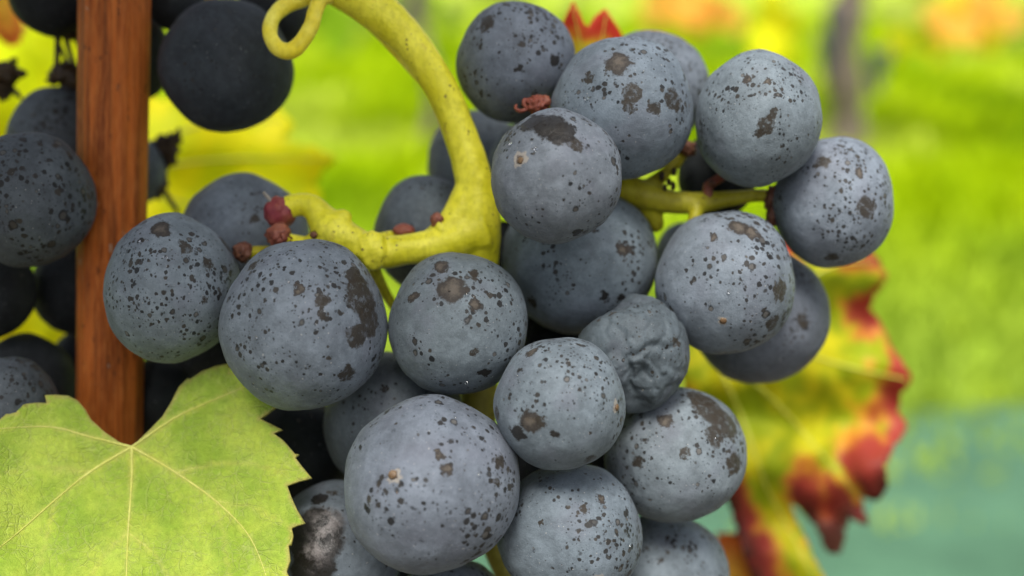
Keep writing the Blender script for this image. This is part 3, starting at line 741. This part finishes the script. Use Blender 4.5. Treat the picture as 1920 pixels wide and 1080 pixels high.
child('receptacle', mesh('receptacle', *blob_geo(P(757, 432, 114.5), .00095, (1.25, .9, .75), .15, 2.0, 1, 3)), st, M_RED)
# scabs at the node
crumple(714, 468, 110.2, .0004, 21, M_DRY, 5, 'node_scab'); crumple(684, 486, 110.6, .00025, 22, M_DRY, 3, 'node_scab')
crumple(695, 442, 111.6, .00028, 24, M_RUST, 3, 'node_scab'); crumple(634, 410, 111.2, .00022, 26, M_DRY, 4, 'node_scab')
# right hand branch
me = fused('side_branch', [tube_geo(px_tube([(1060, 320, 121, 30), (1120, 335, 119, 30), (1165, 350, 118, 29), (1210, 366, 117.5, 27), (1260, 379, 117.5, 22), (1310, 380, 117.5, 21), (1350, 375, 117.5, 17), (1400, 368, 117.5, 13), (1438, 366, 117, 13)]), 16, .08),
    tube_geo(px_tube([(1195, 362, 118, 20), (1225, 344, 118, 15), (1250, 322, 118, 12), (1272, 300, 118.5, 11), (1290, 275, 119, 9)]), 12, .1), tube_geo(px_tube([(1190, 365, 118, 20), (1222, 400, 118.5, 18), (1232, 430, 119, 14)]), 12, .1),
    tube_geo(px_tube([(1312, 386, 117, 14), (1304, 404, 116.5, 13), (1296, 425, 116.5, 11)]), 10, .1)])
child('side_branch', me, st, M_SIDE)
child('receptacle', mesh('receptacle', *join([blob_geo(P(1448, 372, 116.5), .0009, (.9, 1, 1.5), .4, 2.2, 2, 3), blob_geo(P(1446, 408, 116.3), .00075, (.7, 1, 1.7), .4, 2.2, 6, 3)])), st, M_BROWN)
child('pedicel', tube_mesh('pedicel', px_tube([(1330, 372, 117, 10), (1326, 352, 117, 9), (1342, 338, 117, 9), (1362, 326, 117.5, 9)]), 8, bump_=.3), st, M_RUST)
crumple(1335, 345, 116.6, .0004, 33, M_BROWN, 4); crumple(1290, 278, 117.8, .0008, 41, M_BROWN, 6)
for i, (a, b, r) in enumerate(((1241, 330, .00042), (1254, 342, .00034), (1247, 352, .0003), (1262, 349, .00036), (1264, 322, .0004))):
    child('dry_anther', mesh('dry_anther', *blob_geo(P(a, b, 116.4), r, (.8, .8, 1.3), .4, 2.4, i + 50, 2)), st, M_DRY)
# berry scar with a curled shred between the top grapes
child('receptacle', mesh('receptacle', *join([blob_geo(P(1008, 196, 110.3), .00098, (1.25, 1, .9), .35, 2.6, 12, 4), blob_geo(P(1022, 190, 110.2), .0006, (1, 1, 1), .4, 2.6, 15, 3)])), st, M_RUST)
child('shred', tube_mesh('shred', px_tube([(992, 194, 109.8, 4), (984, 187, 109.6, 4), (982, 195, 109.5, 4), (987, 204, 109.6, 4), (976, 208, 109.6, 4), (967, 203, 109.8, 3.5), (968, 197, 110, 3)], 5), 7), st, M_RUST)
child('pedicel', tube_mesh('pedicel', px_tube([(1012, 198, 111, 12), (1035, 215, 114.5, 13), (1055, 250, 118, 14), (1070, 310, 120, 16)]), 10), st, M_SIDE)

# dried stalks of the left bunch
def stalk(paths, blobs, label):
    root = empty('dry_stalk', P(*paths[0][0][:3])); tag(root, label, 'grape stalk')
    for p in paths: child('strand', tube_mesh('strand', px_tube(p, 4), 7, bump_=.2), root, M_DRY)
    for i, (a, b, d, r) in enumerate(blobs):
        gs = [blob_geo(P(a, b, d), r, (1, 1, 1), .6, 2.4, i + a, 3)] + [blob_geo(P(a + random.gauss(0, r * 9e3), b + random.gauss(0, r * 9e3), d), r * .5, (1.3, 1, .8), .6, 2.4, i * 3 + k, 2) for k in range(5)]
        child('bud', mesh('bud', *join(gs)), root, M_DRY)
stalk([[(112, 40, 131, 8), (108, 80, 131, 6), (106, 130, 131, 5)], [(120, 50, 131, 6), (128, 90, 131, 5), (142, 130, 131, 5)], [(135, 40, 131, 7), (148, 85, 131, 5), (165, 120, 131, 5)], [(90, 40, 131, 9), (130, 60, 132, 9), (200, 40, 134, 9)], [(100, 60, 132, 5), (118, 100, 132, 4), (132, 125, 132, 4)]], [(130, 142, 131, .0013), (112, 135, 131, .0009), (128, 55, 130, .0011), (100, 150, 131, .0006), (145, 152, 131, .0012)], 'dark brown dried stalk strands hanging between two black grapes left of the cane')
stalk([[(-30, 190, 135, 10), (5, 150, 135, 9), (20, 130, 135, 6)], [(5, 150, 135, 8), (28, 172, 135, 6), (40, 185, 135, 3)]], [(8, 140, 134.5, .0014), (2, 168, 134.5, .0011), (18, 128, 134.5, .0007)], 'small dark dried stalk at the left edge of the picture')
stalk([[(262, 330, 139, 10), (295, 300, 139, 8), (312, 280, 139, 7)], [(300, 300, 139, 6), (302, 340, 139, 5), (318, 375, 139, 5), (335, 400, 139, 4)], [(312, 280, 139, 6), (328, 262, 139, 5), (336, 240, 139, 3)]], [(312, 282, 138.5, .0013), (322, 266, 138.5, .0009), (302, 268, 138.5, .0009), (318, 300, 138.5, .0008), (292, 350, 138.5, .0013), (298, 330, 138.5, .0009), (332, 255, 138.5, .0005)], 'dark dried stalk with buds just right of the cane against the yellow leaf')

# ------------------------------------------------------------------ grapes
def unit_grape(seed, amp=.055):
    bm = bmesh.new(); bmesh.ops.create_icosphere(bm, subdivisions=5, radius=1)
    for v in bm.verts:
        d = v.co.normalized(); v.co = d * (1 + amp * noise.noise(d * 1.3 + Vector((seed, 0, 0))) + amp * .25 * noise.noise(d * 4 + Vector((0, seed, 0))))
    me = bpy.data.meshes.new('grape'); bm.to_mesh(me); bm.free()
    me.polygons.foreach_set('use_smooth', [True] * len(me.polygons)); return me
UNITS = [unit_grape(s) for s in (1, 5, 9)]
def shrivelled():
    rr = random.Random(21); PL = []
    for i in range(17):
        nv = Vector((rr.gauss(0, 1), rr.gauss(0, 1), rr.gauss(0, 1))).normalized(); PL.append((nv, rr.uniform(.80, 1.02)))
    bm = bmesh.new(); bmesh.ops.create_icosphere(bm, subdivisions=6, radius=1)
    for v in bm.verts:
        d = v.co.normalized()
        # collapsed between a few flattened sides, their meeting edges softened
        dd = d + Vector((noise.noise(d * 2 + Vector((4, 0, 0))), noise.noise(d * 2 + Vector((0, 4, 0))), noise.noise(d * 2 + Vector((0, 0, 4))))) * .16
        acc = sum(math.exp(-26 * c / max(dd.dot(nv), .12)) for nv, c in PL); k = -math.log(acc) / 26
        k = min(k, 1.06)
        # sharp folds, deepest around the pinched hollow on the front
        f = math.exp(-((d - Vector((.15, -.97, -.1)).normalized()).length / .75) ** 2)
        w1 = 1 - min(abs(noise.noise(dd * 1.7 + Vector((1, 7, 2)))) * 6, 1); w2 = 1 - min(abs(noise.noise(dd * 3.6 + Vector((9, 2, 2)))) * 7, 1)
        k -= (.075 * w1 + .034 * w2) * (.2 + f)
        k -= .13 * math.exp(-((d - Vector((.22, -.95, -.22)).normalized()).length / .30) ** 2)
        k += .02 * noise.noise(d * 6) + .008 * noise.noise(d * 16)
        v.co = d * k
    me = bpy.data.meshes.new('grape'); bm.to_mesh(me); bm.free()
    me.polygons.foreach_set('use_smooth', [True] * len(me.polygons)); return me
RAISIN = shrivelled()
BASIS = Matrix((RT, FW, UP)).transposed()       # grape axes: x right, y away, z up as the lens sees it
_S = rng.normal(size=(900, 3)); _S /= np.linalg.norm(_S, axis=1)[:, None]
def solve(cx, cy, rx, ry, mm):
    """ellipsoid whose outline seen from the lens has this centre and half widths"""
    d = mm * .001; tx, ty = (cx - 960) / F, -(cy - 540) / F; sx, sz = rx / F * d, ry / F * d; X, Z = tx * d, ty * d
    for _ in range(8):
        sy = (sx + sz) / 2
        q = _S * [sx, sy, sz] + [X, d, Z]; u, v = q[:, 0] / q[:, 1], q[:, 2] / q[:, 1]
        hu, hv = (u.max() - u.min()) / 2, (v.max() - v.min()) / 2; cu, cv = (u.max() + u.min()) / 2, (v.max() + v.min()) / 2
        sx *= (rx / F) / hu; sz *= (ry / F) / hv; X += (tx - cu) * d; Z += (ty - cv) * d
    return X, d, Z, sx, (sx + sz) / 2, sz
M_DROP = N('water'); M_DROP.set(Base_Color=(1, 1, 1), Roughness=.02, IOR=1.33); M_DROP.b.inputs['Transmission Weight'].default_value = 1.0; M_DROP = M_DROP.m
M_SCAR = stem_mat('style_scar', (.12, .07, .035), (.22, .15, .09), speck=(.03, .02, .01))
FRONT, LEFT = 'grapes of the main bunch', 'grapes of the shaded left bunch'
made = {}
def grape(key, cx, cy, rx, ry, mm, label, patches=(), group=FRONT, bloom=1.0, dens=1.0, drops=0, scar=None, me=None, mat=None, tint=(1, 1, 1)):
    X, Y, Z, sx, sy, sz = solve(cx, cy, rx, ry, mm)
    o = bpy.data.objects.new('grape', me or UNITS[len(made) % 3]); col.objects.link(o)
    o.location = CP + RT * X + FW * Y + UP * Z; o.rotation_euler = BASIS.to_euler(); o.scale = (sx, sy, sz)
    tag(o, label, 'grape', group)
    nrm = Vector((-X, -Y, -Z)).normalized(); ex = Vector((0, 0, 1)).cross(nrm) * -1
    ex = Vector((-nrm.y, nrm.x, 0)).normalized(); ez = nrm.cross(ex).normalized()
    if ez.z < 0: ez = -ez
    if ex.x < 0: ex = -ex
    def dirn(px, py):
        u, v = (px - cx) / rx, -(py - cy) / ry; k = math.hypot(u, v)
        if k > .98: u, v = u / k * .98, v / k * .98
        return (ex * u + ez * v + nrm * math.sqrt(max(0, 1 - u * u - v * v))).normalized()
    pl = [(dirn(a, b), r / ((rx + ry) / 2), k) for a, b, r, k in patches]
    rv = random.Random(len(made) * 13 + 5)
    if mat is None: mat = grape_mat('grape_skin', pl, dens * rv.uniform(.95, 1.2), bloom * rv.uniform(.92, 1.07), tuple(t * rv.uniform(.97, 1.03) for t in tint), rv.uniform(1.05, 1.38))
    if len(o.data.materials) == 0: o.data.materials.append(None)
    o.material_slots[0].link = 'OBJECT'; o.material_slots[0].material = mat
    if scar:
        d = dirn(*scar); V, Fc = blob_geo(d * 1.0, .05, (1, 1, 1), .3, 2.2, len(made), 2)
        V = [d * (1 + (v.dot(d) - 1) * .35) + (v - d * v.dot(d)) for v in V]
        link('style_scar', mesh('style_scar', V, Fc), o, M_SCAR)
    if drops:
        gs = []; rr = random.Random(len(made) * 7 + 1)
        for i in range(drops):
            a, k = rr.uniform(0, 6.28), math.sqrt(rr.random()) * .85
            d = dirn(cx + rx * k * math.cos(a), cy + ry * k * math.sin(a)); r = rr.uniform(.016, .034) * 130 / rx
            V, Fc = blob_geo(d, r, (1, 1, 1), .08, 2, i, 2)
            gs.append(([d * (1 + (v.dot(d) - 1) * .55) + (v - d * v.dot(d)) for v in V], Fc))
        tag(link('water_droplet', mesh('water_droplet', *join(gs)), o, M_DROP), kind='stuff')
    made[key] = o
    if key == 'g16':                            # the fine scratch under its scar
        V, Fc = tube_geo([(dirn(a, b) * 1.001, .005) for a, b in ((748, 922), (753, 935), (758, 944), (766, 954), (774, 966), (777, 972))], 6)
        link('scratch', mesh('scratch', V, Fc), o, M_SCAR)
    return o
grape('g1', 320, 542, 129, 140, 109.9, 'left end grape of the main bunch overlapping the brown cane', ((302, 434, 22, 'l'), (345, 462, 15, 'b'), (386, 497, 15, 'b'), (430, 452, 20, 'b'), (378, 562, 9, 'b')), drops=6)
grape('g2', 570, 608, 155, 160, 106, 'large grape with big brown scab on its right side above the green leaf', ((662, 522, 22, 'b'), (676, 560, 42, 'b'), (694, 600, 34, 'b'), (664, 628, 24, 'b'), (644, 697, 20, 'b'), (478, 502, 14, 'b'), (602, 566, 17, 'b'), (560, 545, 10, 'l'), (600, 590, 10, 'b')), drops=7)
grape('g3', 859, 608, 131, 136, 108, 'centre grape with pale scab at its top just below the stem fork', ((848, 545, 29, 'l'), (888, 572, 13, 'l'), (778, 560, 12, 'l'), (908, 695, 13, 'd'), (828, 505, 16, 'l'), (888, 518, 12, 'b'), (884, 658, 10, 'b')), drops=7)
grape('g4', 1042, 332, 124, 126, 103.3, 'grape with a glossy dark rubbed streak on top, right of the stem', ((1030, 238, 34, 'd'), (996, 232, 26, 'd'), (1060, 248, 22, 'd'), (1080, 272, 18, 'b'), (1046, 262, 18, 'd'), (977, 300, 15, 's'), (1084, 434, 10, 'd')), drops=6, scar=(979, 302))
grape('g5', 1168, 203, 134, 134, 111.3, 'upper grape with scattered brown scabs in front of the red leaf tips', ((1162, 122, 24, 'l'), (1108, 146, 13, 'b'), (1186, 176, 17, 'b'), (1178, 198, 15, 'b'), (1222, 202, 15, 'b'), (1258, 190, 22, 'b'), (1144, 135, 9, 'b')), drops=6)
grape('g6', 967, 117, 112, 115, 116.6, 'topmost grape touching the upper edge, with fine black dots', ((915, 46, 20, 'b'), (972, 128, 8, 'd'), (1038, 112, 12, 'd')), bloom=.9, drops=3)
grape('g7', 1421, 224, 119, 128, 111.0, 'upper right grape with a small brown scab in its middle', ((1436, 232, 18, 'b'), (1448, 212, 12, 'b'), (1424, 246, 11, 'b'), (1400, 148, 12, 'l'), (1438, 158, 9, 'l')), drops=5)
grape('g8', 1563, 379, 116, 122, 116.0, 'rightmost grape of all, speckled, beside the open grass', ((1622, 390, 22, 'b'), (1545, 306, 16, 'b'), (1560, 478, 14, 'b'), (1610, 325, 12, 'l')), drops=4)
grape('g9', 1219, 167, 110, 110, 123.4, 'grape mostly hidden behind the scabby upper grape', bloom=.95)
grape('g10', 1085, 487, 147, 140, 118.2, 'wide grape tucked underneath the streaked grape', ((1168, 470, 17, 'l'), (1130, 552, 10, 'd'), (1160, 556, 9, 'd'), (1004, 562, 13, 'd')), drops=5)
grape('g11', 1361, 529, 132, 134, 112.5, 'grape with speckled right half below the olive side branch', ((1385, 430, 22, 'l'), (1410, 440, 16, 'l'), (1343, 450, 10, 'l'), (1458, 545, 20, 'b'), (1445, 600, 16, 'b'), (1356, 598, 9, 's')), drops=6, scar=(1357, 598))
grape('g12', 1424, 593, 130, 130, 125.2, 'grape peeking out below and right, in front of the red edged leaf', ((1502, 600, 14, 'b'),), bloom=.72)
grape('g13', 1184, 662, 103, 107, 110.1, 'small shrivelled wrinkled grape in the middle of the bunch', ((1128, 605, 8, 'l'), (1150, 592, 9, 'l'), (1262, 640, 12, 'b'), (1188, 740, 9, 'd')), me=RAISIN, tint=(1.0, 1.0, 1.0), bloom=.60, dens=.7, drops=3)
grape('g14', 1051, 756, 123, 124, 102.7, 'round grape with a glossy brown scab at its lower left', ((996, 790, 22, 'l'), (975, 812, 18, 'd'), (1018, 790, 12, 'b'), (1044, 812, 10, 'd'), (938, 775, 12, 'b'), (1001, 663, 13, 'l'), (1154, 763, 12, 's'), (1105, 856, 14, 'b')), dens=.85, drops=6, scar=(1154, 764))
grape('g15', 1266, 852, 133, 131, 114.5, 'lower right grape with a large jagged brown patch at its top right', ((1330, 768, 36, 'b'), (1312, 748, 28, 'b'), (1358, 795, 32, 'b'), (1340, 820, 22, 'b'), (1372, 868, 22, 'b'), (1248, 796, 15, 'l'), (1200, 868, 11, 'b'), (1282, 850, 12, 'b')), drops=5)
grape('g16', 807, 910, 167, 167, 102.7, 'biggest grape at bottom centre with a tiny scar and thin scratch', ((740, 893, 13, 's'), (834, 882, 12, 'l'), (820, 858, 10, 'l'), (932, 870, 15, 'b'), (928, 905, 11, 'b')), dens=1.1, drops=9, scar=(740, 892))
grape('g17', 1070, 1001, 136, 132, 108, 'bottom grape right of the biggest one, cut by the lower edge', ((1092, 960, 10, 'b'), (1016, 986, 7, 'b'), (1126, 938, 12, 'l'), (1118, 1078, 10, 's')), dens=1.05, drops=5)
grape('g18', 738, 790, 132, 132, 116.8, 'recessed grape above and left of the biggest grape', ((720, 732, 8, 'd'),), bloom=.75, dens=.6)
grape('g19', 628, 1032, 128, 130, 113, 'lower left grape with a whitish painted-in wet glint beside the green leaf', ((590, 1006, 58, 'd'), (598, 940, 16, 'd'), (628, 930, 11, 'b'), (586, 1066, 46, 'd'), (606, 990, 40, 'w'), (590, 1040, 30, 'w')), bloom=.8, dens=.7)
grape('g20', 846, 1166, 118, 118, 112, 'grape top just showing under the biggest grape at the bottom edge', ((905, 1068, 8, 'l'),))
grape('g21', 1249, 1080, 118, 120, 121, 'blurred grape below the patchy one at the lower right', bloom=.95)
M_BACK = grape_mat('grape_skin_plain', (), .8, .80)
M_DARK_SHADE = grape_mat('grape_skin_dark_shade', (), .6, .14, (1.04, 1, .94))  # little bloom on dark skin; interior shade put into the colour too
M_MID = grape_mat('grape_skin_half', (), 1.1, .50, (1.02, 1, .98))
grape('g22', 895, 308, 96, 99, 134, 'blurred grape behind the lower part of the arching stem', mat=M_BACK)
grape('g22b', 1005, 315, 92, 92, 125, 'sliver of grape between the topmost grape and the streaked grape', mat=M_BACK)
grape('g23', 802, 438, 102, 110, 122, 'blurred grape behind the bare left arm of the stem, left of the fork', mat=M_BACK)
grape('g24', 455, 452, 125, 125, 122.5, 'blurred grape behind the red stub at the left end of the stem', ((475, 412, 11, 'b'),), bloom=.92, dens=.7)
grape('g25', 1345, 330, 74, 80, 124, 'dark grape deep in the gap behind the olive side branch', mat=M_DARK_SHADE)
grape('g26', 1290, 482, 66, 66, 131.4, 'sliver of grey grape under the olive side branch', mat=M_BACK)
grape('g27', 1030, 640, 75, 75, 126.2, 'small dark gap grape between the centre grape and the shrivelled one', mat=M_DARK_SHADE)
grape('g28', 1000, 862, 78, 78, 120, 'deep grape in the gap between the three lowest front grapes', mat=M_DARK_SHADE)
grape('g29', 560, 850, 105, 105, 122.8, 'black grape in deep shade right of the toothed leaf edge', mat=M_DARK_SHADE)
grape('g30', 392, 625, 82, 82, 126.4, 'black grape in deep shade between the two left end grapes and the leaf', mat=M_DARK_SHADE)
# the shaded bunch on the left
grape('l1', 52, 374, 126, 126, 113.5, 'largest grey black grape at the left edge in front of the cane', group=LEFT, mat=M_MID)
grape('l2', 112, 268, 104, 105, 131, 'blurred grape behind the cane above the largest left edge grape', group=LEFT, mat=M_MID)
grape('l3', 100, -20, 90, 90, 128, 'black grape cut by the top edge left of the cane', group=LEFT, mat=M_DARK_SHADE)
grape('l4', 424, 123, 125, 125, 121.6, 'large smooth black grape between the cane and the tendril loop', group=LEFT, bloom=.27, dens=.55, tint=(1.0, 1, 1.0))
grape('l5', 238, 104, 84, 92, 131, 'black grape hidden behind the upper cane', group=LEFT, mat=M_DARK_SHADE)
grape('l6', 512, 22, 70, 72, 129.3, 'black grape seen through the tendril loop', group=LEFT, mat=M_DARK_SHADE)
grape('l7', -22, 546, 90, 90, 122, 'black grape cut by the left edge below the largest grey black one', group=LEFT, mat=M_DARK_SHADE)
grape('l8', 152, 535, 95, 95, 131, 'black grape behind the middle of the cane right of the yellow gap', group=LEFT, mat=M_DARK_SHADE)
grape('l9', 45, 722, 96, 96, 125.4, 'black grape above the left lobe of the green leaf, against the cane', group=LEFT, mat=M_DARK_SHADE)
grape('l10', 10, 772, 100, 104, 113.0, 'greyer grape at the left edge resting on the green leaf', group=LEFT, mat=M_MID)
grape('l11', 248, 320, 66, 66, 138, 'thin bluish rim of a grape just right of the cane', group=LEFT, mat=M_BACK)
grape('l12', 300, 752, 84, 84, 129, 'black grape right of the cane in the notch of the green leaf', group=LEFT, mat=M_DARK_SHADE)
grape('l13', 328, 2, 56, 56, 127, 'small black grape at the top edge right of the cane', group=LEFT, mat=M_DARK_SHADE)
grape('l14', 158, 694, 74, 76, 135, 'black grape behind the cane under the yellow gap', group=LEFT, mat=M_DARK_SHADE)
grape('g31', 1148, 892, 80, 80, 126, 'black grape deep between the lower front grapes, left of the patchy one', mat=M_DARK_SHADE)
grape('g32', 738, 1112, 72, 72, 125, 'black grape under the lower left of the biggest grape', mat=M_DARK_SHADE)
grape('g33', 948, 475, 58, 62, 127, 'black grape in the gap right of the stem fork', mat=M_DARK_SHADE)
bpy.context.view_layer.update()
